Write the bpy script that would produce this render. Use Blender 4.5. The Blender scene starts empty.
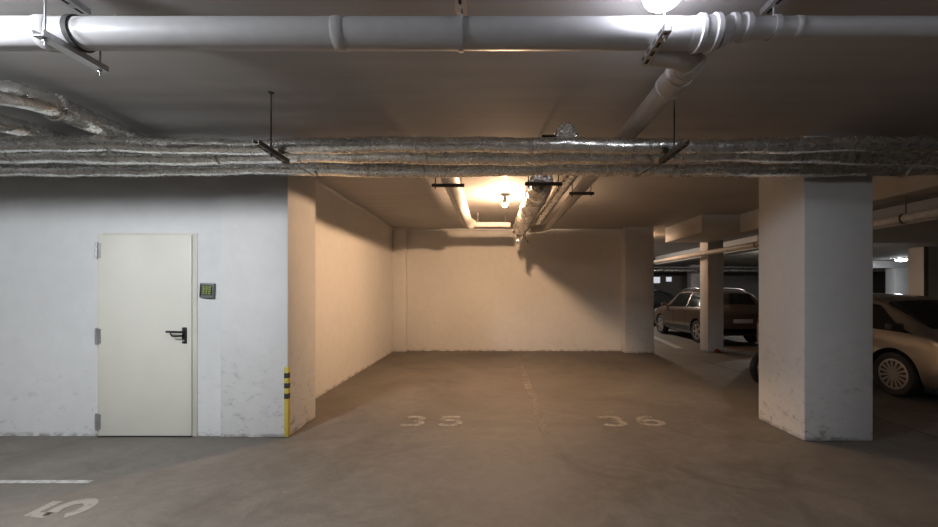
import bpy, bmesh, math, random
from mathutils import Vector, Matrix, noise as mnoise
random.seed(7)
S = bpy.context.scene
C = S.collection
PI = math.pi
CAMZ = 1.49
F = 400.0
CEIL = 3.03

# ------------------------------------------------------------------ materials
def new_mat(name):
    m = bpy.data.materials.new(name); m.use_nodes = True
    nt = m.node_tree
    b = nt.nodes['Principled BSDF']
    return m, nt, b

def nd(nt, t, **kw):
    n = nt.nodes.new(t)
    for k, v in kw.items():
        if k in n.inputs: n.inputs[k].default_value = v
        else: setattr(n, k, v)
    return n

def ramp(nt, src, stops):
    r = nt.nodes.new('ShaderNodeValToRGB')
    e = r.color_ramp.elements
    while len(e) > 1: e.remove(e[-1])
    e[0].position = stops[0][0]; e[0].color = stops[0][1]
    for p, c in stops[1:]:
        x = e.new(p); x.color = c
    nt.links.new(src, r.inputs[0])
    return r

def g(v): return (v, v, v, 1)

def mixc(nt, fac, a, b, mode='MIX'):
    m = nt.nodes.new('ShaderNodeMix'); m.data_type = 'RGBA'; m.blend_type = mode
    for s, v in ((m.inputs[0], fac), (m.inputs[6], a), (m.inputs[7], b)):
        if hasattr(v, 'links'): nt.links.new(v, s)
        elif isinstance(v, (int, float)): s.default_value = v
        else: s.default_value = v
    return m.outputs[2]

def math_n(nt, op, a, b=None):
    m = nt.nodes.new('ShaderNodeMath'); m.operation = op
    for i, v in enumerate((a, b)):
        if v is None: continue
        if hasattr(v, 'links'): nt.links.new(v, m.inputs[i])
        else: m.inputs[i].default_value = v
    return m.outputs[0]

def coords(nt, scale=(1, 1, 1), loc=(0, 0, 0), world=True):
    if world:
        src = nt.nodes.new('ShaderNodeNewGeometry').outputs['Position']
    else:
        src = nt.nodes.new('ShaderNodeTexCoord').outputs['Object']
    mp = nt.nodes.new('ShaderNodeMapping')
    mp.inputs['Scale'].default_value = scale
    mp.inputs['Location'].default_value = loc
    nt.links.new(src, mp.inputs['Vector'])
    return mp.outputs[0], src

def noise(nt, vec, scale, detail=4, rough=.55, dist=0):
    n = nd(nt, 'ShaderNodeTexNoise', Scale=scale, Detail=detail, Roughness=rough, Distortion=dist)
    nt.links.new(vec, n.inputs['Vector'])
    return n.outputs['Fac']

def bump(nt, b, h, strength, dist=.01):
    bn = nd(nt, 'ShaderNodeBump', Strength=strength, Distance=dist)
    nt.links.new(h, bn.inputs['Height'])
    nt.links.new(bn.outputs[0], b.inputs['Normal'])

def simple(name, col, rough=.5, metal=0, coat=0, bumpy=0, bscale=40, vary=.0):
    m, nt, b = new_mat(name)
    b.inputs['Roughness'].default_value = rough
    b.inputs['Metallic'].default_value = metal
    if coat: b.inputs['Coat Weight'].default_value = coat; b.inputs['Coat Roughness'].default_value = .08
    v, _ = coords(nt, world=False)
    n = noise(nt, v, bscale)
    c = (*col, 1)
    lo = tuple(x*(1-vary) for x in col)+(1,)
    hi = tuple(min(1, x*(1+vary)) for x in col)+(1,)
    nt.links.new(ramp(nt, n, [(.3, lo), (.7, hi)]).outputs[0], b.inputs['Base Color'])
    if bumpy: bump(nt, b, n, bumpy)
    return m

def emit(name, col, strength):
    m, nt, b = new_mat(name)
    b.inputs['Base Color'].default_value = (.8, .8, .8, 1)
    b.inputs['Emission Color'].default_value = (*col, 1)
    b.inputs['Emission Strength'].default_value = strength
    return m

def wall_paint(name, col, dirt=.5, seed=0, scuff=.56):
    m, nt, b = new_mat(name)
    v, pos = coords(nt, loc=(seed, seed*1.7, 0))
    big = noise(nt, v, .9, 3)
    fine = noise(nt, v, 7, 6, .65)
    base = ramp(nt, big, [(.3, tuple(x*.93 for x in col)+(1,)), (.7, (*col, 1))]).outputs[0]
    base = mixc(nt, .35, base, ramp(nt, fine, [(.35, g(.86)), (.65, g(1))]).outputs[0], 'MULTIPLY')
    # scuffs and grime splashed on the lowest part of the wall
    sep = nt.nodes.new('ShaderNodeSeparateXYZ'); nt.links.new(pos, sep.inputs[0])
    low = ramp(nt, math_n(nt, 'MULTIPLY', sep.outputs[2], .8), [(0.0, g(1)), (.12, g(.45)), (.45, g(.25)), (.9, g(0.03))]).outputs[0]
    vs, _ = coords(nt, scale=(1, 1, 1.6), loc=(seed+3, 1, 2))
    sc = noise(nt, vs, 8, 9, .78, .5)
    scm = ramp(nt, sc, [(scuff, g(0)), (scuff+.11, g(1))]).outputs[0]
    f = math_n(nt, 'MULTIPLY', low, scm)
    f = math_n(nt, 'MULTIPLY', f, dirt)
    base = mixc(nt, f, base, (.13, .10, .075, 1))
    # skirt stain right at the floor joint
    edge = ramp(nt, sep.outputs[2], [(0.0, g(1)), (.022, g(.7)), (.05, g(0))]).outputs[0]
    en = ramp(nt, noise(nt, vs, 9, 5), [(.4, g(0)), (.6, g(1))]).outputs[0]
    base = mixc(nt, math_n(nt, 'MULTIPLY', math_n(nt, 'MULTIPLY', edge, en), .7), base, (.08, .065, .05, 1))
    # a few dark specks
    spk = nd(nt, 'ShaderNodeTexVoronoi', Scale=2.3); nt.links.new(v, spk.inputs['Vector'])
    sm = ramp(nt, spk.outputs['Distance'], [(.012, g(1)), (.022, g(0))]).outputs[0]
    base = mixc(nt, math_n(nt, 'MULTIPLY', sm, .6), base, (.2, .17, .14, 1))
    nt.links.new(base, b.inputs['Base Color'])
    b.inputs['Roughness'].default_value = .62
    bump(nt, b, fine, .12, .006)
    return m

def floor_mat():
    m, nt, b = new_mat('floor_concrete')
    v, pos = coords(nt)
    a = noise(nt, v, .55, 5, .6, 1.2)
    vs, _ = coords(nt, scale=(.9, 1.1, 1), loc=(4, 2, 0))
    sw = noise(nt, vs, 3.4, 10, .70, 2.4)
    f = noise(nt, v, 60, 4)
    base = ramp(nt, a, [(.3, (.116, .101, .083, 1)), (.55, (.153, .136, .115, 1)), (.75, (.186, .168, .144, 1))]).outputs[0]
    base = mixc(nt, .6, base, ramp(nt, sw, [(.3, g(.58)), (.5, g(1)), (.68, g(1.4))]).outputs[0], 'MULTIPLY')
    base = mixc(nt, .3, base, ramp(nt, f, [(.35, g(.8)), (.65, g(1.1))]).outputs[0], 'MULTIPLY')
    # oil and tyre stains
    st = ramp(nt, noise(nt, vs, 1.2, 6, .65, 1.2), [(.54, g(0)), (.72, g(1))]).outputs[0]
    base = mixc(nt, math_n(nt, 'MULTIPLY', st, .6), base, (.075, .06, .048, 1))
    # pale scrapes
    pv, _ = coords(nt, scale=(.6, 1, 1), loc=(9, 5, 0))
    pl = ramp(nt, noise(nt, pv, 3.4, 10, .75, 3.5), [(.64, g(0)), (.74, g(1))]).outputs[0]
    base = mixc(nt, math_n(nt, 'MULTIPLY', pl, .6), base, (.42, .37, .31, 1))
    nt.links.new(base, b.inputs['Base Color'])
    r = ramp(nt, sw, [(.3, g(.58)), (.7, g(.78))]).outputs[0]
    nt.links.new(r, b.inputs['Roughness'])
    bump(nt, b, sw, .12, .008)
    return m

def ceiling_mat():
    m, nt, b = new_mat('ceiling_concrete')
    v, _ = coords(nt)
    a = noise(nt, v, .7, 4)
    st, _ = coords(nt, scale=(.5, 9, 1))
    bd = noise(nt, st, .9, 3)
    base = ramp(nt, a, [(.3, (.40, .385, .375, 1)), (.7, (.49, .475, .46, 1))]).outputs[0]
    base = mixc(nt, .5, base, ramp(nt, bd, [(.35, g(.86)), (.6, g(1.05))]).outputs[0], 'MULTIPLY')
    nt.links.new(base, b.inputs['Base Color'])
    b.inputs['Roughness'].default_value = .8
    bump(nt, b, bd, .15, .01)
    return m

def foil_mat(name, col=(.95, .95, .92), stretch=(.22, 1, 1)):
    m, nt, b = new_mat(name)
    v, _ = coords(nt)
    vx, _ = coords(nt, scale=stretch)
    long = noise(nt, vx, 20, 2, .5, .4)
    vo = nd(nt, 'ShaderNodeTexVoronoi', Scale=17.0); vo.feature = 'DISTANCE_TO_EDGE'
    nt.links.new(v, vo.inputs['Vector'])
    crease = ramp(nt, vo.outputs['Distance'], [(0.0, g(0)), (.10, g(1))]).outputs[0]
    n1 = noise(nt, v, 17, 2, .5, .8)
    n2 = noise(nt, v, 3, 3)
    h = math_n(nt, 'ADD', math_n(nt, 'MULTIPLY', crease, .02), math_n(nt, 'ADD', math_n(nt, 'MULTIPLY', long, 1.1), math_n(nt, 'MULTIPLY', n1, .45)))
    bump(nt, b, h, .38, .016)
    c = ramp(nt, n2, [(.3, tuple(x*.78 for x in col)+(1,)), (.7, (*col, 1))]).outputs[0]
    nt.links.new(c, b.inputs['Base Color'])
    b.inputs['Metallic'].default_value = .96
    nt.links.new(ramp(nt, n1, [(.3, g(.20)), (.7, g(.34))]).outputs[0], b.inputs['Roughness'])
    return m

def worn_paint(name, col, keep, scale=14):
    m, nt, b = new_mat(name)
    v, _ = coords(nt)
    n = noise(nt, v, scale, 8, .75)
    a = ramp(nt, n, [(keep-.16, g(.25)), (keep+.12, g(.85))]).outputs[0]
    b.inputs['Base Color'].default_value = (*col, 1)
    b.inputs['Roughness'].default_value = .6
    nt.links.new(a, b.inputs['Alpha'])
    return m

def wrap_mat():
    m, nt, b = new_mat('white_wrap')
    v, _ = coords(nt)
    w = nd(nt, 'ShaderNodeTexWave', Scale=2.2, Distortion=2.0); w.bands_direction = 'Y'
    nt.links.new(v, w.inputs['Vector'])
    n = noise(nt, v, 14, 5)
    h = math_n(nt, 'ADD', math_n(nt, 'MULTIPLY', w.outputs['Fac'], .4), n)
    bump(nt, b, h, .5, .012)
    nt.links.new(ramp(nt, n, [(.3, (.55, .53, .50, 1)), (.7, (.72, .70, .67, 1))]).outputs[0], b.inputs['Base Color'])
    b.inputs['Roughness'].default_value = .55
    return m

M = dict(
    wall=wall_paint('white_wall_paint', (.70, .705, .70), .8, 0),
    bay=wall_paint('bay_wall_paint', (.80, .785, .755), .45, 5),
    pillar=wall_paint('pillar_paint', (.70, .695, .685), 1.0, 11, .53),
    floor=floor_mat(), ceil=ceiling_mat(),
    beam=wall_paint('beam_paint', (.62, .59, .55), .1, 17),
    dim=wall_paint('grey_wall_paint', (.36, .34, .33), .3, 23),
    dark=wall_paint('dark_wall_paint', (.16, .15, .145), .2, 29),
    foil=foil_mat('foil'), foil_warm=foil_mat('foil_old', (.80, .77, .72), (1, .25, 1)),
    pvc=simple('white_plastic_pipe', (.43, .425, .435), .42, 0, 0, .04, 12, .05),
    pvc_grey=simple('grey_plastic_pipe', (.50, .475, .45), .45, 0, 0, .05, 12, .05),
    wrap=wrap_mat(),
    zinc=simple('galvanised_steel', (.55, .55, .56), .42, .85, 0, .1, 60, .12),
    osteel=simple('old_zinc', (.13, .12, .10), .45, .8, 0, .1, 50, .2), dsteel=simple('dark_steel', (.07, .065, .06), .5, .6, 0, .1, 50, .2),
    slot=simple('slot_dark', (.02, .02, .02), .8),
    rubber=simple('black_rubber', (.02, .02, .02), .75, 0, 0, .1, 60, .2),
    door=simple('door_enamel', (.70, .685, .605), .42, 0, 0, .02, 3, .025),
    doorframe=simple('door_frame_enamel', (.62, .605, .53), .45, 0, 0, .02, 5, .05),
    black=simple('black_plastic', (.015, .015, .015), .38),
    keybody=simple('keypad_grey', (.16, .17, .16), .45),
    keys=simple('keypad_green', (.27, .33, .09), .4),
    yellow=simple('yellow_guard', (.52, .42, .07), .5, 0, 0, .05, 30, .12),
    band=simple('black_band', (.03, .03, .03), .5),
    line=worn_paint('worn_white_line', (.52, .505, .47), .45, 16),
    faint=worn_paint('faded_line', (.28, .245, .215), .54, 5),
    digit=worn_paint('worn_number', (.43, .385, .335), .52, 9),
    digit_bright=worn_paint('number_paint', (.31, .29, .245), .36, 18),
    lamp=emit('lamp_diffuser', (.86, .88, 1.0), 72), lamp_strong=emit('lamp_diffuser_strong', (.91, .95, 1.0), 800), lamp_mid=emit('lamp_diffuser_mid', (.91, .94, 1.0), 200),
    bulb=emit('warm_bulb', (1.0, .63, .37), 5600), bulb_low=emit('warm_bulb_low', (1.0, .60, .34), 1000),
    warm_fill=emit('warm_fill_globe', (1.0, .68, .42), 48),
    farlamp=emit('far_lamp', (.9, .95, 1.0), 130), far_fill=emit('far_fill_lamp', (1.0, .93, .85), 950),
    lit=emit('lit_window', (.85, .92, 1.0), .6),
    lampbase=simple('lamp_base', (.6, .6, .6), .5),
    suv=simple('brown_car_paint', (.19, .14, .105), .28, .55, .8, 0, 60, .06),
    silver=simple('beige_car_paint', (.37, .325, .275), .30, .55, .7, 0, 60, .04),
    navy=simple('dark_car_paint', (.012, .014, .02), .25, .3, .8),
    glass=simple('dark_glass', (.018, .02, .02), .06),
    rim=simple('wheel_alloy', (.46, .43, .39), .35, .6, 0, 0, 20, .05),
    lens=simple('head_lamp_lens', (.62, .62, .60), .12, .4),
    tail=simple('tail_lamp_red', (.32, .03, .025), .2, 0, .5),
    plate=simple('plate_white', (.72, .72, .68), .4),
    chrome=simple('chrome', (.72, .72, .72), .2, .95),
    red=simple('red_rubber', (.24, .035, .025), .6, 0, 0, .3, 60, .3),
    joint=simple('floor_joint', (.045, .04, .035), .8),
    timber=simple('brown_board', (.12, .085, .05), .7, 0, 0, .2, 30, .3),
    brown=wall_paint('brown_column_paint', (.26, .19, .14), .3, 31),
)

# ------------------------------------------------------------------ mesh helpers
class MB:
    def __init__(s): s.v = []; s.f = []; s.mi = []
    def add(s, vs, fs, mi=0):
        b = len(s.v); s.v += [tuple(p) for p in vs]
        s.f += [tuple(b+i for i in f) for f in fs]; s.mi += [mi]*len(fs)
        return s
    def box(s, x0, x1, y0, y1, z0, z1, mi=0):
        vs = [(x, y, z) for x in (x0, x1) for y in (y0, y1) for z in (z0, z1)]
        return s.add(vs, [(0, 1, 3, 2), (4, 6, 7, 5), (0, 4, 5, 1), (2, 3, 7, 6), (0, 2, 6, 4), (1, 5, 7, 3)], mi)
    def tube(s, pts, r, seg=20, caps=True, rfun=None, mi=0):
        pts = [Vector(p) for p in pts]; n = len(pts)
        t0 = (pts[1]-pts[0]).normalized()
        up = Vector((0, 0, 1)) if abs(t0.z) < .9 else Vector((1, 0, 0))
        nx = t0.cross(up).normalized()
        vs = []
        for i, p in enumerate(pts):
            t = (pts[min(i+1, n-1)]-pts[max(i-1, 0)]).normalized()
            nx = (nx - t*nx.dot(t)).normalized(); ny = t.cross(nx)
            rr = r[i] if isinstance(r, (list, tuple)) else r
            for k in range(seg):
                a = 2*PI*k/seg
                d = nx*math.cos(a)+ny*math.sin(a)
                q = rr if rfun is None else rr*rfun(p, d, i, a)
                vs.append(p+d*q)
        fs = [(i*seg+k, i*seg+(k+1) % seg, (i+1)*seg+(k+1) % seg, (i+1)*seg+k) for i in range(n-1) for k in range(seg)]
        if caps:
            fs.append(tuple(range(seg-1, -1, -1))); fs.append(tuple((n-1)*seg+k for k in range(seg)))
        return s.add(vs, fs, mi)
    def lathe(s, prof, centre, axis='Z', seg=32, mi=0):
        """prof: (radius, height) pairs, revolved about axis through centre"""
        c = Vector(centre); vs = []
        for r, h in prof:
            for k in range(seg):
                a = 2*PI*k/seg; u, w = r*math.cos(a), r*math.sin(a)
                vs.append(c+Vector({'Z': (u, w, h), 'Y': (u, h, w), 'X': (h, u, w)}[axis]))
        n = len(prof)
        fs = [(i*seg+k, i*seg+(k+1) % seg, (i+1)*seg+(k+1) % seg, (i+1)*seg+k) for i in range(n-1) for k in range(seg)]
        fs.append(tuple(range(seg-1, -1, -1))); fs.append(tuple((n-1)*seg+k for k in range(seg)))
        return s.add(vs, fs, mi)
    def build(s, name, mats, parent=None, bevel=0, smooth=35, loc=None, bseg=2):
        me = bpy.data.meshes.new(name); me.from_pydata(s.v, [], s.f)
        bm = bmesh.new(); bm.from_mesh(me)
        for f, i in zip(bm.faces, s.mi): f.material_index = i
        bmesh.ops.recalc_face_normals(bm, faces=bm.faces)
        if bevel:
            bmesh.ops.bevel(bm, geom=[e for e in bm.edges if e.is_manifold and e.calc_face_angle(0) > .5], offset=bevel, segments=bseg, affect='EDGES', profile=.5)
        bm.to_mesh(me); bm.free()
        for m in (mats if isinstance(mats, (list, tuple)) else [mats]): me.materials.append(M[m])
        if smooth:
            me.polygons.foreach_set('use_smooth', [True]*len(me.polygons))
            me.set_sharp_from_angle(angle=math.radians(smooth))
        o = bpy.data.objects.new(name, me); C.objects.link(o)
        if parent: o.parent = parent
        if loc: o.location = loc
        return o

def tag(o, label=None, cat=None, group=None, kind=None):
    for k, v in (('label', label), ('category', cat), ('group', group), ('kind', kind)):
        if v: o[k] = v
    return o

def empty(name, loc, label, cat, group=None, rz=0):
    o = bpy.data.objects.new(name, None); C.objects.link(o)
    o.location = loc; o.rotation_euler = (0, 0, rz); o.empty_display_size = .1
    return tag(o, label, cat, group)

def struct(name, mb, mats, label=None, cat=None, bevel=0, parent=None, smooth=35):
    o = mb.build(name, mats, parent, bevel, smooth)
    if parent is None: tag(o, label, cat, None, 'structure')
    return o

def shift(mb, d):
    d = Vector(d); mb.v = [tuple(Vector(p)-d) for p in mb.v]; return mb

def smooth_path(pts, step=.03, rad=3):
    """resample a polyline finely and round its corners"""
    pts = [Vector(p) for p in pts]; out = []
    for a, b in zip(pts, pts[1:]):
        n = max(1, int((b-a).length/step))
        out += [a.lerp(b, i/n) for i in range(n)]
    out.append(pts[-1])
    for _ in range(rad):
        out = [out[0]]+[(out[i-1]+out[i]*2+out[i+1])/4 for i in range(1, len(out)-1)]+[out[-1]]
    return out

def crumple(seed, amp=.05, fine=.035, seam=True):
    off = Vector((seed*3.1, seed*7.7, seed*1.3))
    def f(p, d, i, a):
        q = p+d*.07+off
        v = 1+amp*mnoise.noise(q*5)+fine*(mnoise.noise(q*22))+fine*.7*abs(mnoise.noise(q*48))
        L = p.x+p.y*1.3+seed*.37+.05*mnoise.noise(off+p*2)
        ph = (L % .95)
        if ph < .045: v += .035
        elif ph < .06 or ph > .935: v -= .03
        if seam and abs(math.sin((a-seed)*.5)) < .06: v += .05
        return v
    return f

# ------------------------------------------------------------------ camera
cam = bpy.data.cameras.new('camera'); co = bpy.data.objects.new('camera', cam); C.objects.link(co)
co.location = (0, 0, CAMZ); co.rotation_euler = (PI/2, 0, 0)
cam.sensor_width = 36; cam.lens = 36*F/938
cam.shift_x = -24/938; cam.shift_y = 27.5/938
cam.clip_start = .05; cam.clip_end = 200
S.camera = co

# ------------------------------------------------------------------ the setting
XL, XR, YB, YF = -9.0, 25.0, -6.0, 25.0
struct('floor', MB().box(XL, XR, YB, YF, -.2, 0), 'floor', 'grey brown concrete garage floor with scrapes and stains', 'floor')
struct('ceiling', MB().box(XL, XR, YB, YF, CEIL, CEIL+.25), 'ceil', 'flat grey concrete ceiling slab over the garage', 'ceiling')
# front wall with a door opening
DX0, DX1, DZ, WY = -4.05, -3.035, 2.085, 4.11
w = MB()
w.box(XL, DX0, WY, WY+.2, 0, CEIL); w.box(DX1, -2.77, WY, WY+.2, 0, CEIL); w.box(DX0, DX1, WY, WY+.2, DZ, CEIL)
struct('wall_left', w, 'wall', 'white painted wall around the cream metal door', 'wall')
struct('wall_stairwell', MB().box(DX0-.1, DX1+.1, WY+.2, WY+.3, 0, CEIL), 'dim', 'wall closing the opening behind the metal door', 'wall')
struct('pillar_left', MB().box(-2.775, -2.088, 4.07, 4.71, 0, CEIL), 'pillar', 'white pillar with scuffed base between the door wall and the parking bay', 'pillar', .008)
struct('pillar_right', MB().box(3.09, 3.775, 3.97, 4.66, 0, CEIL), 'pillar', 'square white pillar standing alone by the parking bay', 'pillar', .012)
struct('wall_bay_side', MB().box(-2.65, -2.45, 4.71, 10.13, 0, CEIL), 'bay', 'cream lit side wall of the parking bay', 'wall')
struct('wall_back', MB().box(-2.45, 3.80, 9.93, 10.13, 0, CEIL), 'bay', 'cream lit back wall of the parking bay', 'wall')
struct('pilaster_column', MB().box(-2.45, -2.126, 9.76, 9.93, 0, CEIL), 'bay', 'shallow pilaster in the back corner of the bay', 'pillar', .006)
struct('back_column', MB().box(3.17, 3.86, 9.60, 10.25, 0, CEIL), 'pillar', 'wide pillar ending the back wall of the bay', 'pillar', .008)
struct('square_column', MB().box(5.24, 5.62, 9.75, 10.13, 0, CEIL), 'pillar', 'slim square column in front of the brown car', 'pillar', .008)
struct('trim_1', MB().box(-2.45, -2.40, 4.71, 9.76, CEIL-.045, CEIL), 'bay', 'thin ledge along the top of the side wall', 'trim', .006)
struct('trim_2', MB().box(-2.126, .30, 9.87, 9.93, CEIL-.05, CEIL).box(-2.45, -2.08, 9.70, 9.76, CEIL-.09, CEIL), 'bay', 'thin ledge along the top of the back wall', 'trim', .006)
# dropped beams over the neighbouring bays
b = MB()
b.box(4.97, 5.31, 4.3, 8.05, 2.67, CEIL)
struct('ceiling_beam', b, 'beam', 'long deep beam running away from the viewer beyond the pillar', 'beam', .006)
struct('drop_beam', MB().box(4.20, 5.31, 8.05, 9.75, 2.67, CEIL), 'beam', 'broad dropped beam block over the slim square column', 'beam', .006)
struct('soffit_beam', MB().box(7.3, 20, 4.3, 9.83, 2.67, CEIL), 'beam', 'low soffit over the silver car', 'beam')
struct('far_beam', MB().box(7.3, 7.7, 9.83, 18, 2.67, CEIL), 'beam', 'deep beam above the brown car', 'beam')
struct('portal_beam', MB().box(16.5, 21.3, 20.5, 21.0, 2.67, CEIL).box(20.6, 21.3, 20.5, 21.0, 0, 2.67), 'pillar', 'white frame of beam and post far behind the silver car', 'beam', .01)
struct('brown_column', MB().box(14.95, 15.12, 13.88, 14.40, 0, CEIL), 'brown', 'brown painted column beyond the silver car', 'pillar', .01)
struct('wall_right', MB().box(15.12, 20.0, 13.90, 14.25, 0, CEIL), 'pillar', 'grey wall behind the silver car', 'wall')
struct('pale_column', MB().box(11.6, 12.12, 23.4, 23.9, 0, CEIL), 'pillar', 'pale column far behind the brown car', 'pillar', .01)
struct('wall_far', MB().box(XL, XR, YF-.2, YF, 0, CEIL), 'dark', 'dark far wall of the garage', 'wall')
struct('wall_near', MB().box(XL, XR, YB, YB+.2, 0, CEIL), 'dim', 'wall behind the viewer across the driving aisle', 'wall')
struct('wall_end', MB().box(XL, XL+.2, YB, YF, 0, CEIL), 'dim', 'end wall of the driving aisle', 'wall')
struct('wall_far_end', MB().box(XR-.2, XR, YB, YF, 0, CEIL), 'dim', 'far end wall beyond the silver car', 'wall')
for i, (px0, px1, y0, y1) in enumerate(((653, 660, 277, 283), (666, 671.5, 277, 281.5))):
    Y = YF-.22
    t = empty('window_%d' % (i+1), ((px0-493)*Y/F, Y, CAMZ+(291-y1)*Y/F), ('small lit window on the far wall nearer the bay', 'smaller lit window on the far wall above the dark car')[i], 'window')
    t['kind'] = 'structure'
    wd, hh = (px1-px0)*Y/F, (y1-y0)*Y/F
    MB().box(0, wd, 0, .015, 0, hh).build('pane', 'lit', t)
    MB().box(-.04, 0, -.02, .02, -.04, hh+.04).box(wd, wd+.04, -.02, .02, -.04, hh+.04).box(0, wd, -.02, .02, -.04, 0).box(0, wd, -.02, .02, hh, hh+.04).build('window_frame', 'dim', t)
# floor joint lines
struct('floor_joint_strip', MB().box(4.515, 4.527, 3.2, 8.6, 0, .002), 'joint', 'thin dark joint across the floor', 'floor joint')

# ------------------------------------------------------------------ door
d = empty('door_1', (0, 0, 0), 'cream metal door with black lever handle in the white wall', 'door'); d['kind'] = 'structure'
fr = MB()
fr.box(DX0, DX0+.045, WY-.012, WY+.14, 0, DZ).box(DX1-.045, DX1, WY-.012, WY+.14, 0, DZ).box(DX0+.045, DX1-.045, WY-.012, WY+.14, DZ-.04, DZ)
fr.build('door_frame', 'doorframe', d, .004)
lf = MB().box(DX0+.022, DX1-.042, WY-.03, WY+.028, .012, DZ-.027).build('door_leaf', 'door', d, .005)
for z in (1.906, 1.03, .157):
    h = MB()
    h.lathe([(.011, -.085), (.013, -.083), (.013, -.03), (.010, -.029), (.010, -.027), (.013, -.026), (.013, .026), (.010, .027), (.010, .029), (.013, .03), (.013, .083), (.011, .085)], (DX0+.012, WY-.038, z), 'Z', 14)
    h.box(DX0+.012, DX0+.05, WY-.036, WY-.028, z-.075, z+.075)
    h.build('hinge', 'zinc', d, 0)
hx, hz = -3.145, 1.045
MB().box(hx-.022, hx+.026, WY-.042, WY-.03, hz-.09, hz+.075).build('handle_plate', 'black', d, .006)
hd = MB()
hd.tube(smooth_path([(hx, WY-.035, hz+.03), (hx, WY-.085, hz+.03), (hx-.02, WY-.095, hz+.032), (hx-.135, WY-.095, hz+.036)], .008, 3), .0115, 12)
hd.tube(smooth_path([(hx, WY-.04, hz-.005), (hx, WY-.08, hz-.008), (hx-.085, WY-.09, hz-.01), (hx-.095, WY-.095, hz+.03)], .008, 3), .007, 10)
hd.build('lever_handle', 'black', d)
MB().lathe([(.012, 0), (.012, .006), (.009, .008)], (hx, WY-.05, hz-.06), 'Y', 14).build('lock_cylinder', 'zinc', d)
MB().box(DX0+.02, DX1-.04, WY-.034, WY-.026, .0, .012).build('bottom_seal', 'rubber', d)

# keypad on the wall
k = empty('access_keypad', (-2.92, WY, 1.495), 'small dark keypad with green keys on the white wall beside the door', 'keypad')
kb = MB(); kb.box(-.072, .072, -.036, 0, -.075, .075).build('keypad_body', 'keybody', k, .008)
MB().box(-.045, .06, -.041, -.034, -.045, .055).build('key_panel', 'black', k, .003)
kk = MB()
for i in range(3):
    for j in range(4):
        kk.box(-.034+i*.03, -.012+i*.03, -.046, -.040, -.037+j*.022, -.021+j*.022)
kk.build('key_buttons', 'keys', k, .002)
MB().box(-.066, -.052, -.039, -.033, -.06, .06).build('side_stripe', 'black', k)
k.rotation_euler = (0, .05, 0)

# corner guard on the pillar
cgx, cgy = -2.088, 4.07
t = empty('corner_guard', (cgx, cgy, 0), 'yellow corner strip with three black bands on the pillar edge', 'corner guard')
def lprof(z0, z1, th, wd):
    m = MB()
    m.box(-wd, th, -th, 0, z0, z1); m.box(0, th, 0, wd, z0, z1)
    return m
lprof(0.01, .717, .006, .034).build('guard_strip', 'yellow', t, .001)
for z in (.63, .527, .42):
    lprof(z-.026, z+.026, .0075, .0345).build('warning_band', 'band', t)

# ------------------------------------------------------------------ floor markings
def number(text, x, y, hgt, wdt, gap, mat, label, ang=0, th=.25):
    t = empty('parking_number', (x, y, 0), label, 'floor marking', 'painted bay numbers', ang)
    for i, ch in enumerate(text):
        m = MB()
        for st in G[ch]:
            pts = [Vector(((u-.5)*wdt+i*gap, v/1.5*hgt, 0)) for u, v in st]
            L, Q = [], []
            for j, p in enumerate(pts):
                d = (pts[min(j+1, len(pts)-1)]-pts[max(j-1, 0)]).normalized(); n = Vector((-d.y, d.x, 0))*th*wdt/2
                L.append(p+n); Q.append(p-n)
            n = len(pts); vs = [q+Vector((0, 0, h)) for h in (.0005, .003) for q in L+Q]
            fs = []
            for j in range(n-1):
                fs += [(j, n+j, n+j+1, j+1), (2*n+j, 2*n+j+1, 3*n+j+1, 3*n+j), (j, j+1, 2*n+j+1, 2*n+j), (n+j, 3*n+j, 3*n+j+1, n+j+1)]
            fs += [(0, 2*n, 3*n, n), (n-1, 2*n-1, 4*n-1, 3*n-1)]
            m.add(vs, fs)
        m.build('digit', mat, t, 0, 0)
    return t
def flat(name, polys, mat, label, cat, group=None, z=.003):
    m = MB()
    for p in polys:
        n = len(p)
        m.add([(x, y, .0005) for x, y in p]+[(x, y, z) for x, y in p],
              [tuple(range(n, 2*n)), tuple(range(n-1, -1, -1))]+[(i, (i+1) % n, n+(i+1) % n, n+i) for i in range(n)])
    o = m.build(name, mat, None, 0, 0)
    return tag(o, label, cat, group)

def arc(cx, cy, rx, ry, a0, a1, n=14):
    return [(cx+rx*math.cos(math.radians(a0+(a1-a0)*i/n)), cy+ry*math.sin(math.radians(a0+(a1-a0)*i/n))) for i in range(n+1)]

G = {  # glyphs in a 1 x 1.5 box
    '3': [arc(.48, 1.10, .36, .34, 150, -80)+arc(.48, .40, .42, .36, 80, -150)],
    '5': [[(.88, 1.42), (.20, 1.42), (.14, .80)], [(.14, .80)]+arc(.48, .50, .42, .42, 110, -150, 18)],
    '6': [arc(.62, .95, .50, .48, 75, 180, 10)+[(.12, .45)], arc(.50, .46, .38, .40, 0, 360, 24)],
}
number('35', -.91, 4.42, .33, .27, .42, 'digit', 'faded bay number 35 painted on the floor')
number('36', 1.36, 4.42, .33, .29, .44, 'digit', 'faded bay number 36 painted on the floor')
number('5', -2.775, 2.74, .32, .24, .3, 'digit_bright', 'large painted figure 5 on the aisle floor by the white line', PI/2, .30)
flat('parking_line', [[(-5.6, 3.10), (-3.14, 3.10), (-3.14, 3.145), (-5.6, 3.145)]], 'line', 'white painted line on the aisle floor before the door', 'floor marking', 'parking lines')
flat('parking_line', [[(.49, 4.2), (.59, 4.2), (.63, 9.9), (.53, 9.9)]], 'faint', 'faded pale dividing line down the middle of the parking bay', 'floor marking', 'parking lines')
flat('parking_line', [[(4.75, 10.4), (4.95, 10.4), (5.4, 13.6), (5.2, 13.6)]], 'line', 'worn white line on the floor beside the brown car', 'floor marking', 'parking lines')
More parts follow.
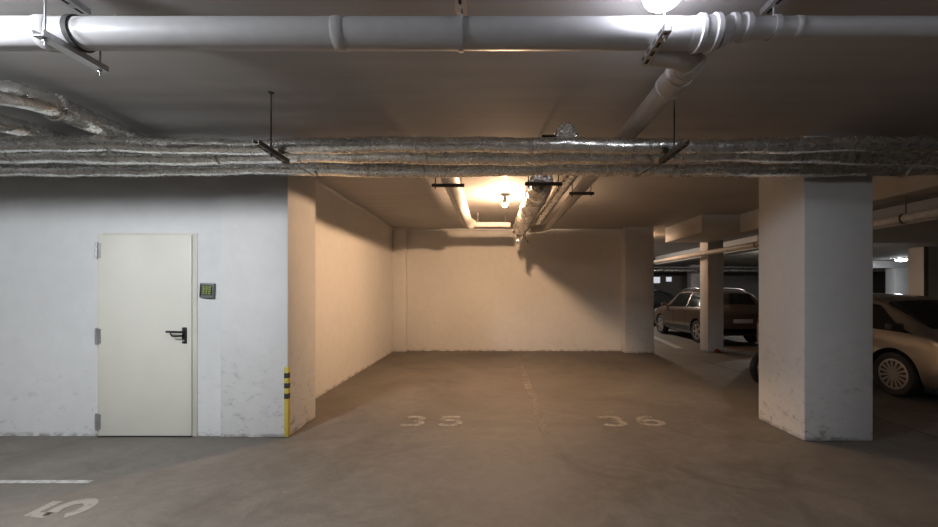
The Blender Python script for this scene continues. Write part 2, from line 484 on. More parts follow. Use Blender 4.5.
flat('parking_line', [[(7.75, 10.4), (7.87, 10.4), (7.87, 15), (7.75, 15)]], 'line', 'worn white line on the far side of the brown car', 'floor marking', 'parking lines')

# ------------------------------------------------------------------ lamps
def dome_lamp(x, y, label, mat='lamp', group='round ceiling lamps of the aisle', r=.10):
    t = empty('ceiling_lamp', (x, y, CEIL), label, 'lamp', group)
    MB().lathe([(r+.012, 0), (r+.012, -.065), (r+.004, -.072)], (0, 0, 0), 'Z', 36).build('lamp_base', 'lampbase', t)
    pr = [(r*math.cos(a), -.072-.088*math.sin(a)) for a in [i*PI/2/10 for i in range(10)]]+[(.004, -.16)]
    MB().lathe(pr, (0, 0, 0), 'Z', 36).build('diffuser', mat, t)
    return t
dome_lamp(.83, 1.95, 'glowing white round lamp on the ceiling above the white pipe')
dome_lamp(-3.06, 1.30, 'round ceiling lamp over the aisle in front of the door', 'lamp_strong', r=.13)
dome_lamp(-6.9, 1.42, 'added ceiling lamp over the far end of the aisle, evening the wall light', 'lamp_mid', r=.13)  # unseen lamp, added so the door wall is lit evenly
dome_lamp(2.3, -1.0, 'added ceiling lamp behind the viewer lighting the right pillar and floor', 'lamp_mid', r=.13)  # added out of view to light the right pillar front and the floor
dome_lamp(19.1, 18.7, 'small bright lamp by the white frame far behind the silver car', 'farlamp', 'distant ceiling lamps', .2)
dome_lamp(4.2, 15.6, 'added fill lamp over the back aisle hidden behind the bay wall', 'far_fill', 'distant ceiling lamps', .1)  # hidden lamp added to brighten the brown car and the space around it
dome_lamp(11.2, 15.0, 'added fill lamp over the parked cars hidden behind the pillar', 'far_fill', 'distant ceiling lamps', .1)  # second hidden fill, added because the far parking area was too dark
dome_lamp(9.2, 3.4, 'added warm fill lamp out of view beyond the silver car', 'warm_fill', 'distant ceiling lamps', .11)  # unseen warm fill, added to light the silver car and the ceiling there
def bulb_lamp(x, y, label, mat):
    t = empty('bulb_lamp', (x, y, CEIL), label, 'lamp')
    MB().lathe([(.05, 0), (.05, -.03), (.026, -.04), (.026, -.09), (.034, -.115), (.044, -.15), (.041, -.15)], (0, 0, 0), 'Z', 32).build('lamp_holder', 'lampbase', t)  # holder flared over the bulb top, shaped to cut the glow on the ceiling
    MB().lathe([(.02, -.146), (.040, -.149), (.041, -.165), (.036, -.183), (.02, -.197), (.003, -.202)], (0, 0, 0), 'Z', 24).build('bulb', mat, t)
bulb_lamp(.19, 6.37, 'bare warm glowing bulb on the bay ceiling between the pipes', 'bulb')
bulb_lamp(4.02, 11.1, 'warm bulb hidden behind the pillar that ends the back wall', 'bulb_low')

# ------------------------------------------------------------------ big white drain pipe
PY, PZ, PR = 2.10, 2.84, .079
t = empty('drain_pipe', (0, PY, PZ), 'long thick white drain pipe under the ceiling across the aisle', 'pipe')
pz2 = .032
m = MB().tube([(-6.5, 0, 0), (-2.28, 0, 0)], PR, 40); m.tube([(-2.30, 0, 0), (1.10, 0, 0)], PR*.985, 40)
m.build('pipe_run', 'pvc', t)
MB().tube([(-2.36, 0, 0), (-2.35, 0, 0), (-2.29, 0, 0), (-2.28, 0, 0)], [PR, PR*1.08, PR*1.08, PR], 40).build('pipe_socket', 'pvc', t)
MB().tube([(-.83, 0, 0), (-.822, 0, 0), (-.775, 0, 0), (-.768, 0, 0)], [PR, PR*1.035, PR*1.035, PR], 40).build('joint_ring', 'pvc', t)
s = MB().tube([(x, 0, 0) for x in (1.02, 1.06, 1.065, 1.085, 1.09, 1.135, 1.14, 1.165, 1.17)], [PR, PR*1.04, PR*1.17, PR*1.17, PR*1.06, PR*1.06, PR*1.20, PR*1.20, PR*.98], 40)
s.build('pipe_socket', 'pvc', t)
s = MB().tube([(1.165, 0, 0), (1.19, 0, .008), (1.22, 0, .024), (1.245, 0, pz2)], [PR*.98, PR*.94, .062, .058], 40)
s.build('reducer', 'pvc', t)
s = MB().tube([(x, 0, pz2) for x in (1.235, 1.24, 1.262, 1.267, 1.30, 1.305, 1.33, 1.335)], [.056, .068, .068, .060, .060, .070, .070, .054], 40)
s.build('pipe_socket', 'pvc', t)
MB().tube([(1.32, 0, pz2), (6.5, 0, pz2)], .0525, 36).build('narrow_pipe_run', 'pvc', t)
MB().tube([(x, 0, pz2) for x in (1.57, 1.575, 1.605, 1.61)], [.0525, .0555, .0555, .0525], 36).build('joint_ring', 'pvc', t)

# branch pipe: elbow under the main pipe, then back into the bay
BX, BZ, BR = 1.165, 2.845, .078
drain = t; t = bpy.data.objects.new('branch_pipe', None); C.objects.link(t); t.parent = drain
t.location = (BX, 2.4-PY, BZ-PZ); t['label'] = 'grey branch pipe'
el = smooth_path([(-.30, -.20, -.03), (-.12, -.17, -.035), (-.02, -.10, -.03), (0, 0, -.01), (0, .12, 0)], .012, 12)
MB().tube(el, BR*.98, 32).build('elbow', 'pvc_grey', t)
for q, w_ in ((int(len(el)*.50), 1.06), (int(len(el)*.62), 1.05), (int(len(el)*.74), 1.05)):
    MB().tube([el[q]+(el[q]-el[q+1])*.3, el[q], el[q+1]], [BR, BR*w_, BR], 32).build('elbow_rib', 'pvc', t)
MB().tube([(0, y, 0) for y in (.08, .085, .105, .11, .24, .245, .27, .275)], [BR, BR*1.16, BR*1.16, BR*1.07, BR*1.07, BR*1.14, BR*1.14, BR], 32).build('pipe_socket', 'pvc_grey', t)
MB().tube(smooth_path([(0, .2, 0), (0, 5.8, .01), (0, 6.0, .0), (-.1, 6.1, -.02), (-.40, 6.0, -.06)], .04, 4), BR*.94, 28).build('pipe_run', 'pvc_grey', t)

# hangers on the white pipe
def channel(y0, y1, z, wd=.042, ht=.032, th=.004, x=0):
    """open steel channel running in Y, open upwards"""
    m = MB()
    m.box(x-wd/2, x+wd/2, y0, y1, z, z+th); m.box(x-wd/2, x-wd/2+th, y0, y1, z+th, z+ht); m.box(x+wd/2-th, x+wd/2, y0, y1, z+th, z+ht)
    return m
def slots(y0, y1, z, x=0, n=4, side=0, m=None):
    for i in range(n):
        c = y0+(y1-y0)*(i+.5)/n; hl = (y1-y0)/n*.28
        m.box(x-.008, x+.008, c-hl, c+hl, z-.0012, z+.0006, 1)
        if side: m.box(x+side-.0008, x+side+.0008, c-hl, c+hl, z+.008, z+.022, 1)
    return m
def pipe_hanger(x, label, low=True, ring=True, y0=1.93, y1=2.26, rz=PR, wd=.058):
    t = empty('pipe_hanger', (x, PY, CEIL), label, 'pipe hanger', 'steel hangers of the white drain pipe')
    a, b2 = y0-PY, y1-PY
    slots(a-.05, b2-.1, -.052, m=channel(a-.05, b2-.1, -.052, wd)).build('ceiling_rail', ['zinc', 'slot'], t)
    if low:
        zl = PZ-PR-CEIL-.036
        slots(a, b2, zl, n=4 if x > 0 else 0, side=-.021 if x > 0 else 0, m=channel(a, b2, zl, wd)).build('carrier_rail', ['zinc', 'slot'], t)
        for yy in ((a+.035, b2-.02) if x < 0 else (a+.035,)):
            MB().tube([(0, yy, -.04), (0, yy, zl-.03)], .0045, 10).build('threaded_rod', 'zinc', t)
            MB().lathe([(.011, 0), (.011, .008)], (0, yy, zl-.01), 'Z', 6).build('nut', 'zinc', t)
    else:
        MB().tube([(0, -.005, -.04), (0, -.005, PZ+rz+(pz2 if rz < .07 else 0)-CEIL+.002)], .005, 10).build('threaded_rod', 'zinc', t)
    if ring:
        pr = [(rz+.001, -.014), (rz+.007, -.014), (rz+.007, .014), (rz+.001, .014)]
        n = 40; mm = MB(); vs = []; c = Vector((.03 if low else 0, 0, PZ-CEIL + (pz2 if rz < .07 else 0)))
        for kq in range(n):
            an = 2*PI*kq/n
            for rr, hh in pr: vs.append(c+Vector((hh, rr*math.cos(an), rr*math.sin(an))))
        mm.add(vs, [(kq*4+j, kq*4+(j+1) % 4, ((kq+1) % n)*4+(j+1) % 4, ((kq+1) % n)*4+j) for kq in range(n) for j in range(4)])
        mm.build('clamp_ring', 'rubber' if low and x < 0 else 'pvc', t)
    return t
pipe_hanger(-2.2, 'steel rail hanger with black rubber ring holding the white drain pipe near the foil elbow')
pipe_hanger(-.17, 'short steel hanger on the middle of the white drain pipe', False, True)
pipe_hanger(.83, 'bright slotted steel rail hanger beneath the glowing round lamp', True, False, 1.90, 2.19, wd=.042)
pipe_hanger(1.47, 'short steel hanger on the narrow end of the white drain pipe', False, True, rz=.0525)
# thin conduit on the ceiling
t = empty('ceiling_conduit', (0, 0, 0), 'thin grey cable clipped to the ceiling above the drain pipe', 'cable')
MB().tube(smooth_path([(-2.12, 2.22, CEIL-.06), (-1.80, 2.26, CEIL-.045), (-1.2, 2.3, CEIL-.035), (-.2, 2.33, CEIL-.03)], .05, 3), .005, 8).build('cable', 'pvc_grey', t)
for x, y in ((-2.1, 2.225), (-1.82, 2.26), (-.9, 2.31)):
    MB().tube([(x, y, CEIL), (x, y, CEIL-.06)], .004, 8).build('cable_clip', 'zinc', t)

# ------------------------------------------------------------------ foil bundle across the view
bund = [(3.25, 2.672, .060, 1, 'upper foil wrapped pipe of the bundle crossing over the bay'),
        (3.515, 2.684, .074, 2, 'middle foil wrapped pipe of the bundle crossing over the bay'),
        (3.905, 2.684, .074, 3, 'lower foil wrapped pipe of the bundle, against the pillars')]
for y, z, r, sd, lb in bund:
    t = empty('foil_pipe', (0, y, z), lb, 'insulated pipe', 'foil pipes across the bay')
    if sd == 1: upper_foil = t
    n = 560
    pts = [(-6.6+13.2*i/n, .012*math.sin(i*.07+sd), .010*math.sin(i*.045+sd*2)-.004*math.sin(i*.2)) for i in range(n+1)]
    MB().tube(pts, r, 36, True, crumple(sd, .035 if sd != 1 else .06, .012 if sd != 1 else .045)).build('foil_wrap', 'foil', t, 0, 60)
    for x in [(-4.9, -3.1, -.62, -.5, .32, 2.2, 3.9), (-4.2, -2.4, -.58, .75, 2.9), (-3.6, -1.2, -.66, -.45, 1.1, 2.5, 4.0)][sd-1]:
        MB().tube([(x-.004, 0, 0), (x, 0, 0), (x+.004, 0, 0)], [r*1.07, r*1.12, r*1.07], 32).build('tie_wire', 'zinc', t)

# carrier rails under the bundle
for x, lb, xs in ((-1.72, 'slotted steel rail carrying the foil bundle beside the white pillar with the yellow strip', -1), (1.405, 'slotted steel rail carrying the foil bundle below the grey branch pipe', 1)):
    t = empty('pipe_bracket', (x, 3.10, 2.553), lb, 'pipe bracket', 'rails carrying the foil bundle')
    slots(-.20, .24, 0, n=5, m=channel(-.20, .24, 0, .045, .036)).build('carrier_rail', ['osteel', 'slot'], t)
    m = MB()
    sp = smooth_path([(0, .20, -.004), (0, .33, .012), (0, .41, .030), (0, .55, .040), (0, .72, .044), (0, .80, .042), (0, .90, .075)], .03, 3)
    for a_, b_ in zip(sp, sp[1:]): m.add([(x_, p_.y, p_.z+h_) for p_ in (a_, b_) for x_ in (-.008, .008) for h_ in (-.0015, .0015)], [(0, 1, 3, 2), (4, 6, 7, 5), (0, 4, 5, 1), (2, 3, 7, 6), (0, 2, 6, 4), (1, 5, 7, 3)])
    m.build('hanger_strap', 'osteel', t)
    MB().tube([(0, 0, -.03), (0, 0, CEIL-2.553)], .0055, 10).build('threaded_rod', 'dsteel', t)
    MB().lathe([(.022, 0), (.022, .004)], (0, 0, CEIL-2.553-.006), 'Z', 16).build('ceiling_plate', 'dsteel', t)
    MB().lathe([(.011, 0), (.011, .01)], (0, 0, -.012), 'Z', 6).build('nut', 'dsteel', t)

# foil wrapped valve on the bundle
t = upper_foil; VO = Vector((.60, .03, .055))
bm = bmesh.new(); bmesh.ops.create_icosphere(bm, subdivisions=5, radius=.085)
for v in bm.verts:
    p = v.co.normalized(); q = p*3
    v.co *= 1+.22*mnoise.noise(q*1.2)+.13*abs(mnoise.noise(q*3.1))+.06*mnoise.noise(q*7)
    v.co += VO+Vector((0, 0, .045))
me = bpy.data.meshes.new('foil_ball'); bm.to_mesh(me); bm.free(); me.materials.append(M['foil'])
o = bpy.data.objects.new('foil_ball', me); C.objects.link(o); o.parent = t
MB().box(VO.x-.20, VO.x-.04, .01, .06, VO.z+.025, VO.z+.04).build('valve_lever', 'timber', t, .004)

# foil elbows entering from the side
def foil_run(name, pts, r, sd, label, group=None, mat='foil', amp=.06, fine=.05, bend=10):
    t = empty(name, pts[0], label, 'insulated pipe', group)
    p = smooth_path([Vector(q)-Vector(pts[0]) for q in pts], .022, bend)
    MB().tube(p, r, 30, True, crumple(sd, amp, fine)).build('foil_wrap', mat, t, 0, 60)
    return t, p
t, p = foil_run('foil_elbow_pipe', [(-6.5, 2.78, 2.875), (-3.56, 2.78, 2.875), (-3.36, 2.81, 2.875), (-3.30, 2.95, 2.875), (-3.29, 4.10, 2.875)], .085, 5, 'thick foil wrapped pipe bending back over the bundle above the door wall', 'foil elbow pipes', 'foil', .07, .03, 5)
q = [i for i, v in enumerate(p) if v.x > 3.20][0]
MB().tube([p[q]-(p[q]-p[q-1])*.6, p[q], p[q]+(p[q]-p[q-1])*.6], [.10, .106, .10], 28).build('tape_band', 'foil_warm', t)
foil_run('foil_elbow_pipe', [(-6.5, 3.20, 2.855), (-4.25, 3.20, 2.855), (-4.02, 3.22, 2.855), (-3.95, 3.40, 2.855), (-3.94, 4.10, 2.855)], .072, 6, 'thinner foil pipe just below the thick bending foil pipe', 'foil elbow pipes', 'foil', .07, .03, 5)

# ------------------------------------------------------------------ pipes inside the bay
t = empty('wrapped_pipe', (-.52, 4.1, 2.8), 'white wrapped pipe running back along the bay ceiling, beside the bulb', 'insulated pipe')
MB().tube(smooth_path([(0, -.08, -.02), (0, .15, .04), (0, .5, .06), (0, 3.55, .06), (.02, 3.72, .04), (.10, 3.80, 0)], .03, 6), .108, 30, True, crumple(8, .03, .03)).build('pipe_wrap', 'wrap', t, 0, 60)
MB().tube(smooth_path([(.02, 3.78, 0), (.80, 3.78, 0), (.86, 3.78, -.01)], .03, 6), .05, 20, True, crumple(9, .04, .04)).build('cross_pipe', 'wrap', t, 0, 60)
for x in (.22, .76):
    MB().tube([(x, 3.78, .05), (x, 3.78, .228)], .006, 8).build('threaded_rod', 'zinc', t)
def bay_bracket(x0, x1, y, z, label):
    t = empty('clamp_bracket', (x0, y, z), label, 'pipe bracket', 'dark brackets in the bay')
    MB().box(0, x1-x0, -.02, .02, -.018, .018).build('cross_bar', 'dsteel', t, .003)
    for q in (.04, x1-x0-.04):
        MB().tube([(q, 0, -.04), (q, 0, CEIL-z)], .006, 8).build('threaded_rod', 'dsteel', t)
bay_bracket(-.715, -.335, 4.68, 2.725, 'dark bracket under the white wrapped pipe in the bay')
bay_bracket(.98, 1.30, 5.15, 2.745, 'dark bracket under the grey branch pipe in the bay')
t, p = foil_run('foil_bay_pipe', [(.56, 4.60, 2.74), (.56, 5.2, 2.735), (.55, 6.0, 2.74), (.55, 7.6, 2.745), (.53, 7.98, 2.73)], .138, 11, 'thick crumpled foil pipe with torn end in the bay', None, 'foil_warm', .12, .10)
for (dx, dz, ln, wd, sd) in ((-.06, -.10, .21, .075, 1), (.03, -.11, .14, .05, 2), (.10, -.09, .20, .065, 3), (-.11, -.04, .11, .05, 4)):
    m = MB(); N = 8; vs = []
    e = p[-1]
    for i in range(N+1):
        f = i/N
        cx = e.x+dx+.05*f*(1 if sd % 2 else -.6)+.02*math.sin(f*5+sd); cz = e.z+dz-ln*f; cy = e.y-.03+.03*math.sin(f*4+sd*2)
        ww = wd*(1-.55*f)/2
        for th in (-.003, .003):
            vs += [(cx-ww, cy+th, cz), (cx+ww, cy+th+.012*math.sin(f*7), cz)]
    fs = []
    for i in range(N):
        a = i*4; b2 = a+4
        fs += [(a, a+1, b2+1, b2), (a+2, b2+2, b2+3, a+3), (a, b2, b2+2, a+2), (a+1, a+3, b2+3, b2+1)]
    fs += [(0, 2, 3, 1), (N*4, N*4+1, N*4+3, N*4+2)]
    m.add(vs, fs); m.build('torn_flap', 'foil_warm', t)
bay_bracket(.36, .78, 4.52, 2.70, 'dark bracket under the torn foil pipe in the bay')
foil_run('foil_bay_pipe', [(.87, 4.25, 2.78), (.86, 5.0, 2.78), (.84, 7.4, 2.78)], .07, 13, 'thinner foil pipe between the torn foil pipe and the grey branch pipe', None, 'foil_warm', .06, .06)

# low white pipe beyond the bay and distant pipes
t = empty('low_pipe', (5.08, 2.2, 2.385), 'pale pipe hung on rods under the long beam beyond the pillar', 'pipe')
MB().tube([(0, 0, 0), (0, 5, 0), (0, 13.5, .03)], .058, 24).build('pipe_run', 'wrap', t)
for y in (2.74, 5.5):
    MB().tube([(0.02, y, .05), (0.02, y, .283)], .006, 8).build('threaded_rod', 'dsteel', t)
    MB().tube([(0, y-.012, 0), (0, y+.012, 0)], .064, 24).build('clamp_ring', 'dsteel', t)
t = empty('far_foil_pipe', (3.5, 22.5, 2.66), 'distant foil pipe across the back of the garage behind the parked cars', 'insulated pipe')
MB().tube([(i*.07, 0, 0) for i in range(280)], .10, 18, True, crumple(21, .15, .1)).build('foil_wrap', 'foil', t, 0, 60)
t = tag(MB().tube([(3.5, 22.3, 2.81), (23.0, 22.3, 2.81)], .035, 14).build('far_white_pipe', 'pvc'), 'thin pale pipe above the distant foil pipe', 'pipe')

# ------------------------------------------------------------------ cars
class Car:
    def __init__(s, st): s.st = st; s.L = st[-1][0]
    def lin(s, x):
        st = s.st; x = min(max(x, 0), s.L)
        for a, b in zip(st, st[1:]):
            if x <= b[0]:
                f = (x-a[0])/(b[0]-a[0]); return [p+(q-p)*f for p, q in zip(a, b)][1:]
        return list(st[-1][1:])
    def sec(s, x):
        h = min(.07, x, s.L-x); acc = [0]*5
        for i in range(7):
            v = s.lin(x+h*(i-3)/3)
            acc = [p+q/7 for p, q in zip(acc, v)]
        return acc
    def ring(s, x):
        zb, zt, zr, w, wr = s.sec(x)
        lw, lz = w+(wr-w)*.86, zt+(zr-zt)*.86
        return [Vector(p) for p in ((x, 0, zb), (x, .8*w, zb), (x, .96*w, zb+.10), (x, w, zb+.38*(zt-zb)), (x, w*.99, zb+.78*(zt-zb)), (x, .955*w, zt), (x, lw*.985, lz), (x, wr*.82, zr-.004), (x, 0, zr+.018))]
    def P(s, x, k):
        r = s.ring(x); k = min(max(k, 0), 8); i = min(int(k), 7); f = k-i
        p0 = r[max(i-1, 0)] if i else Vector((x, -r[1].y, r[1].z)); p1, p2 = r[i], r[i+1]
        p3 = r[i+2] if i < 7 else Vector((x, -r[7].y, r[7].z))
        ten = .35
        m1 = (p2-p0)*ten; m2 = (p3-p1)*ten
        return (2*f**3-3*f*f+1)*p1+(f**3-2*f*f+f)*m1+(-2*f**3+3*f*f)*p2+(f**3-f*f)*m2
    def body(s, wheels, wr, paint, parent):
        mb = MB(); NX, NK = 96, 40
        n = 2*NK
        for i in range(NX+1):
            x = s.L*i/NX
            half = [s.P(x, 8*j/NK) for j in range(NK+1)]
            mb.v += [tuple(p) for p in half]+[(p.x, -p.y, p.z) for p in half[-2:0:-1]]
        for i in range(NX):
            for j in range(n):
                mb.f.append((i*n+j, i*n+(j+1) % n, (i+1)*n+(j+1) % n, (i+1)*n+j)); mb.mi.append(0)
        mb.f.append(tuple(range(n-1, -1, -1))); mb.f.append(tuple(NX*n+j for j in range(n))); mb.mi += [0, 0]
        o = mb.build('body', [paint, 'slot'], parent, 0, 40)
        cut = MB()
        hw = max(q[4] for q in s.st)
        for x in wheels:
            for sg in (-1, 1):
                y0, y1 = sorted((sg*(hw-.27), sg*(hw+.12)))
                cut.tube([(x, y0, wr), (x, y1, wr)], wr+.055, 36, True, None, 1)
        c = cut.build('arch_cutter', [paint, 'slot'], parent, 0, 0)
        md = o.modifiers.new('arch', 'BOOLEAN'); md.operation = 'DIFFERENCE'; md.object = c; md.solver = 'EXACT'
        bpy.context.view_layer.update()
        dg = bpy.context.evaluated_depsgraph_get()
        me = bpy.data.meshes.new_from_object(o.evaluated_get(dg))
        o.modifiers.clear(); old = o.data; o.data = me; bpy.data.meshes.remove(old); bpy.data.objects.remove(c)
        me.set_sharp_from_angle(angle=math.radians(40))
        return o
    def panel(s, name, quad, mat, parent, off=.006, th=.006, side=1, nu=10, nv=8):
        """quad: four (x,k) corners; k above 8 crosses the centre line"""
        def ev(x, k):
            if k <= 8: p = s.P(x, k)
            else: p = s.P(x, 16-k); p = Vector((p.x, -p.y, p.z))
            return Vector((p.x, p.y*side, p.z))
        def nr(x, k):
            a = ev(min(x+.02, s.L), k)-ev(max(x-.02, 0), k); b_ = ev(x, k+.08)-ev(x, k-.08)
            q = a.cross(b_)
            c = Vector((s.L/2, 0, .7)); 
            if q.dot(ev(x, k)-c) < 0: q = -q
            return q.normalized()
        A, B, Cc, D = quad; top, bot = [], []
        for i in range(nu+1):
            for j in range(nv+1):
                u, v = i/nu, j/nv
                x = (A[0]*(1-u)+B[0]*u)*(1-v)+(D[0]*(1-u)+Cc[0]*u)*v
                k = (A[1]*(1-u)+B[1]*u)*(1-v)+(D[1]*(1-u)+Cc[1]*u)*v
                p, q = ev(x, k), nr(x, k)
                top.append(p+q*off); bot.append(p-q*.03)
        W = nv+1; N = len(top); fs = []
        for i in range(nu):
            for j in range(nv):
                a = i*W+j
                fs.append((a, a+1, a+W+1, a+W)); fs.append((N+a, N+a+W, N+a+W+1, N+a+1))
        bd = [(i, 0) for i in range(nu)]+[(nu, j) for j in range(nv)]+[(i, nv) for i in range(nu, 0, -1)]+[(0, j) for j in range(nv, 0, -1)]
        ids = [i*W+j for i, j in bd]
        for a, b_ in zip(ids, ids[1:]+ids[:1]): fs.append((a, b_, N+b_, N+a))
        return MB().add(top+bot, fs).build(name, mat, parent, 0, 40)

def wheel(parent, x, y, r, side, spokes, mat='rim', kind='thin'):
    """side -1: outer face towards -y"""
    t = bpy.data.objects.new('wheel', None); C.objects.link(t); t.parent = parent; t.location = (x, y, r)
    hw = .10; ri = r*.66
    pr = [(ri, -hw*.85), (r*.80, -hw), (r*.93, -hw*.95), (r*.99, -hw*.72), (r, -hw*.4), (r, hw*.4), (r*.99, hw*.72), (r*.93, hw*.95), (r*.80, hw), (ri, hw*.85)]
    m = MB(); m.lathe(pr, (0, 0, 0), 'Y', 44); m.build('tyre', 'rubber', t)
    f = side*hw*.72
    MB().lathe([(ri*.99, min(f, f*.2)), (ri*.99, max(f, f*.2))], (0, 0, 0), 'Y', 36).build('rim_disc', 'slot', t)
    s_ = MB()
    n = 40; vs = []
    for kq in range(n):
        a = 2*PI*kq/n
        for rr, hh in ((ri*.90, f), (ri*1.03, f), (ri*1.03, f+side*.016), (ri*.90, f+side*.02)):
            vs.append((rr*math.cos(a), hh, rr*math.sin(a)))
    s_.add(vs, [(kq*4+j, kq*4+(j+1) % 4, ((kq+1) % n)*4+(j+1) % 4, ((kq+1) % n)*4+j) for kq in range(n) for j in range(4)])
    for kq in range(spokes):
        a = 2*PI*kq/spokes
        w0, w1 = (ri*.055, ri*.115) if kind == 'thin' else (ri*.16, ri*.13)
        c, sn = math.cos(a), math.sin(a)
        def q(rr, ww, hh): return (rr*c-ww*sn, hh, rr*sn+ww*c)
        f2 = f+side*.024; f3 = f+side*.016
        s_.add([q(ri*.2, -w0, f), q(ri*.2, w0, f), q(ri*.93, w1, f), q(ri*.93, -w1, f), q(ri*.2, -w0*.8, f2), q(ri*.2, w0*.8, f2), q(ri*.93, w1*.85, f3), q(ri*.93, -w1*.85, f3)],
               [(3, 2, 1, 0), (4, 5, 6, 7), (0, 1, 5, 4), (1, 2, 6, 5), (2, 3, 7, 6), (3, 0, 4, 7)])
    s_.lathe([(ri*.27, min(f, f+side*.028)), (ri*.27, max(f, f+side*.028))], (0, 0, 0), 'Y', 24)
    s_.build('spoked_hub', mat, t)
    return t

def car(name, st, loc, rz, paint, label, axles, wr, spokes, kind, wins, shield, rear, rails=False, dark_trim=False, shk=7.04):
    t = empty(name, loc, label, 'car', None, rz)
    c = Car(st)
    c.body(axles, wr, paint, t)
    hw = max(q[4] for q in st)
    for x in axles:
        for sg in (-1, 1): wheel(t, x, sg*(hw-.115), wr, sg, spokes, 'rim', kind)
    for sd in (1, -1):
        for qd in wins: c.panel('side_window', qd, 'glass', t, side=sd)
    c.panel('windshield', [(shield[0], shk+.04), (shield[1], shk-.04), (shield[1], 16.04-shk), (shield[0], 15.96-shk)], 'glass', t, nu=12, nv=14)
    c.panel('rear_window', [(rear[0], 7.1), (rear[1], 7.1), (rear[1], 8.9), (rear[0], 8.9)], 'glass', t, nu=10, nv=14)
    L = c.L
    for sd in (1, -1):
        c.panel('head_lamp', [(L-.42, 4.55), (L-.10, 4.1), (L-.16, 5.0), (L-.50, 5.05)], 'lens', t, .01, side=sd)
        c.panel('tail_lamp', [(.05, 4.2), (.30, 4.5), (.26, 5.1), (.07, 5.1)], 'tail', t, .012, side=sd)
        c.panel('sill_trim', [(axles[0]+wr+.1, 2.1), (axles[1]-wr-.1, 2.1), (axles[1]-wr-.1, 2.75), (axles[0]+wr+.1, 2.75)], 'black' if dark_trim else paint, t, .008, side=sd)
        # door seams and handle
        for xs in (axles[0]+.62, axles[0]+1.48):
            c.panel('door_gap', [(xs, 2.9), (xs+.012, 2.9), (xs+.012, 4.98), (xs, 4.98)], 'slot', t, .002, side=sd, nu=1)
        for xs in (axles[0]+.70, axles[0]+1.55):
            c.panel('door_handle', [(xs, 4.45), (xs+.17, 4.45), (xs+.17, 4.62), (xs, 4.62)], paint, t, .02, side=sd, nu=4, nv=3)
        mx = shield[0]+.62*(shield[1]-shield[0])
        p = c.P(mx, 5.1)
        m = MB(); bx, by, bz = mx-.02, p.y*sd, p.z
        m.box(bx-.05, bx+.06, min(by, by+sd*.19), max(by, by+sd*.19), bz+.03, bz+.14)
        m.build('wing_mirror', 'black' if not dark_trim else paint, t, .03, bseg=3)
    # rear bumper, plate, grille
    m = MB().box(.0, .12, -hw*.82, hw*.82, st[0][1]-.08, st[0][1]+.12); m.build('rear_bumper', 'black', t, .03, bseg=3)
    MB().box(-.018, .06, -.26, .26, .62, .73).build('license_plate', 'plate', t, .004)
    MB().box(L-.06, L+.012, -.26, .26, .38, .49).build('license_plate', 'plate', t, .004)
    m = MB()
    for i in range(4): m.box(L-.14, L-.02, -.42, .42, .545+i*.035, .562+i*.035)
    m.build('grille', 'black', t, .004)
    if rails:
        for sd in (1, -1):
            rp = [(.75+i*.15, c.P(.75+i*.15, 7.0).y*sd, c.P(.75+i*.15, 7.0).z+.045) for i in range(12)]
            MB().tube([(rp[0][0]-.06, rp[0][1], rp[0][2]-.06)]+rp+[(rp[-1][0]+.06, rp[-1][1], rp[-1][2]-.06)], .014, 10).build('roof_rail', 'chrome', t)
    return t, c

suv_st = [(0, .38, .80, .82, .66, .60), (.06, .30, .94, .97, .79, .64), (.20, .26, .99, 1.08, .85, .65), (.48, .24, 1.0, 1.41, .87, .58), (.80, .22, 1.0, 1.50, .87, .58),
          (1.6, .20, .98, 1.54, .87, .58), (2.2, .20, .96, 1.52, .87, .58), (2.5, .20, .95, 1.45, .87, .58), (3.12, .20, .94, 1.04, .87, .66), (3.5, .20, .90, .98, .86, .66), (3.92, .22, .82, .88, .82, .62), (4.1, .28, .70, .74, .72, .56), (4.16, .36, .62, .64, .62, .5)]
sw = [[(.62, 5.12), (1.42, 5.10), (1.42, 5.92), (.86, 5.90)], [(1.50, 5.10), (2.72, 5.12), (2.30, 5.90), (1.50, 5.92)]]
car('brown_car', suv_st, (6.72, 10.75, 0), PI/2, 'suv', 'dark brown crossover car parked behind the slim square column', (.80, 3.30), .325, 5, 'wide', sw, (2.56, 3.02), (.22, .50), True, True)
sed_st = [(0, .36, .78, .82, .6, .54), (.06, .28, .88, .93, .76, .6), (.2, .22, .90, 1.03, .82, .6), (.45, .2, .92, 1.32, .845, .57), (.8, .18, .92, 1.40, .85, .58), (1.5, .18, .92, 1.44, .85, .60), (2.1, .18, .91, 1.435, .85, .60), (2.75, .18, .90, 1.36, .85, .60),
          (3.50, .18, .885, .975, .84, .67), (3.66, .18, .83, .89, .83, .64), (3.82, .2, .73, .79, .78, .6), (3.96, .22, .62, .67, .70, .55), (4.05, .3, .52, .55, .58, .45)]
sw2 = [[(.62, 5.12), (1.46, 5.10), (1.46, 5.92), (.78, 5.90)], [(1.54, 5.08), (3.36, 5.14), (2.74, 5.93), (1.54, 5.94)]]
car('silver_car', sed_st, (6.49, 8.78, 0), -PI/2, 'silver', 'beige silver car with multi-spoke wheel covers parked nose out past the pillar', (.62, 3.11), .315, 15, 'thin', sw2, (2.80, 3.47), (.22, .46), shk=6.35)
car('dark_car', suv_st, (5.0, 17.7, 0), 0, 'navy', 'black car mostly hidden behind the brown car', (.80, 3.30), .325, 5, 'wide', sw, (2.56, 3.02), (.22, .50))

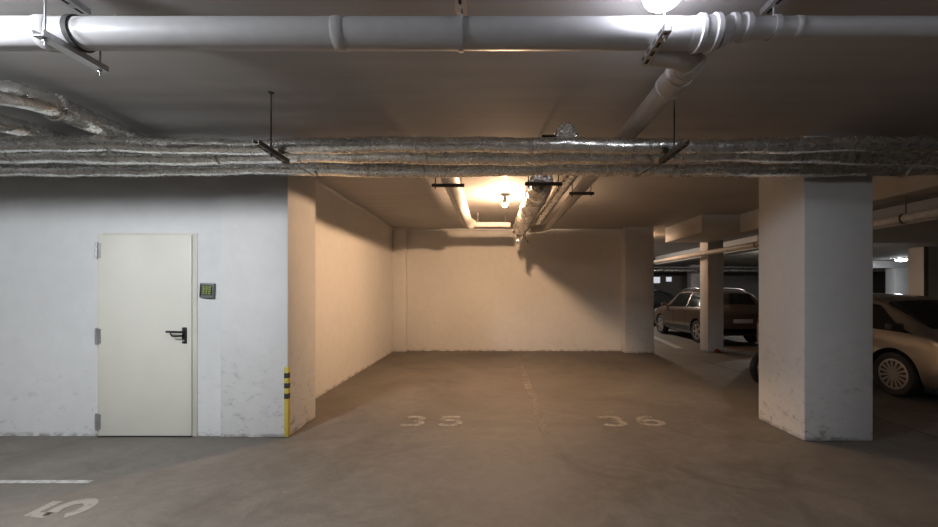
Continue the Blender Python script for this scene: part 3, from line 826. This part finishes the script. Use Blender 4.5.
# ------------------------------------------------------------------ motorcycle half hidden behind the pillar
mc = empty('motorcycle', (4.30, 6.36, 0), 'black motorcycle hidden behind the white pillar, one tyre showing', 'motorcycle', None, math.radians(20)); mc.scale = (.92, .92, .92)
def bike_wheel(x):
    t = bpy.data.objects.new('wheel', None); C.objects.link(t); t.parent = mc; t.location = (x, 0, .30)
    pts = [(.255*math.cos(2*PI*i/40), 0, .255*math.sin(2*PI*i/40)) for i in range(40)]
    m = MB(); seg = 12; vs = []
    for i in range(40):
        a = 2*PI*i/40
        for k_ in range(seg):
            b_ = 2*PI*k_/seg; rr = .245+.055*math.cos(b_)*(1+.04*(i % 2))
            vs.append((rr*math.cos(a), .055*math.sin(b_), rr*math.sin(a)))
    m.add(vs, [(i*seg+k_, i*seg+(k_+1) % seg, ((i+1) % 40)*seg+(k_+1) % seg, ((i+1) % 40)*seg+k_) for i in range(40) for k_ in range(seg)])
    m.build('tyre', 'rubber', t)
    s_ = MB()
    for i in range(8):
        a = 2*PI*i/8; s_.tube([(0, .02, 0), (.2*math.cos(a), 0, .2*math.sin(a))], .008, 6)
    s_.lathe([(.05, -.05), (.05, .05)], (0, 0, 0), 'Y', 16); s_.build('spokes', 'zinc', t)
bike_wheel(0); bike_wheel(1.12)
MB().tube(smooth_path([(0, .06, .30), (.35, .05, .42), (.45, 0, .62), (.85, 0, .80), (.92, 0, .86)], .03, 3), .022, 10).tube(smooth_path([(.40, 0, .45), (.62, 0, .28), (.80, 0, .40), (.90, 0, .78)], .03, 3), .02, 10).build('bike_frame', 'black', mc)
m = MB()
for y in (-.07, .07): m.tube([(1.12, y, .30), (.90, y, .92)], .02, 10)
m.build('front_fork', 'zinc', mc)
MB().tube(smooth_path([(.87, -.28, .98), (.90, -.12, 1.0), (.91, 0, .97), (.90, .12, 1.0), (.87, .28, .98)], .02, 3), .014, 10).build('handlebar', 'black', mc)
MB().tube([(.46, 0, .76), (.52, 0, .80), (.66, 0, .83), (.80, 0, .81), (.86, 0, .78)], [.05, .11, .125, .11, .05], 20).build('fuel_tank', 'navy', mc)
MB().tube([(.0, 0, .76), (.06, 0, .76), (.25, 0, .74), (.42, 0, .73), (.50, 0, .75)], [.04, .085, .10, .10, .06], 18).build('seat', 'rubber', mc)
MB().box(.46, .76, -.11, .11, .28, .56).build('engine', 'dsteel', mc, .03)
MB().lathe([(.03, -.05), (.075, -.03), (.085, .02), (.08, .03)], (1.0, 0, .86), 'X', 20).build('head_lamp', 'lens', mc)

# wedge at the foot of the slim column
m = MB(); m.add([(-.09, 0, 0), (.09, 0, 0), (.09, .10, 0), (-.09, .10, 0), (-.06, .03, .09), (.0, .03, .10), (.02, .07, .09), (-.05, .07, .085)],
                [(3, 2, 1, 0), (4, 5, 6, 7), (0, 1, 5, 4), (1, 2, 6, 5), (2, 3, 7, 6), (3, 0, 4, 7)])
tag(m.build('wheel_chock', 'red', None, .008, loc=(5.43, 9.62, 0)), 'small red wedge lying at the foot of the slim square column', 'wheel chock')

# ------------------------------------------------------------------ world and view
wd = bpy.data.worlds.new('world'); S.world = wd; wd.use_nodes = True
wd.node_tree.nodes['Background'].inputs[0].default_value = (.5, .55, .6, 1)
wd.node_tree.nodes['Background'].inputs[1].default_value = .02
S.view_settings.view_transform = 'Standard'
S.view_settings.look = 'None'
S.view_settings.gamma = 1
S.view_settings.use_curve_mapping = False
S.view_settings.exposure = 0
S.cycles.sample_clamp_indirect = 4
S.cycles.max_bounces = 8
S.cycles.diffuse_bounces = 6
S.cycles.caustics_reflective = False
S.cycles.caustics_refractive = False
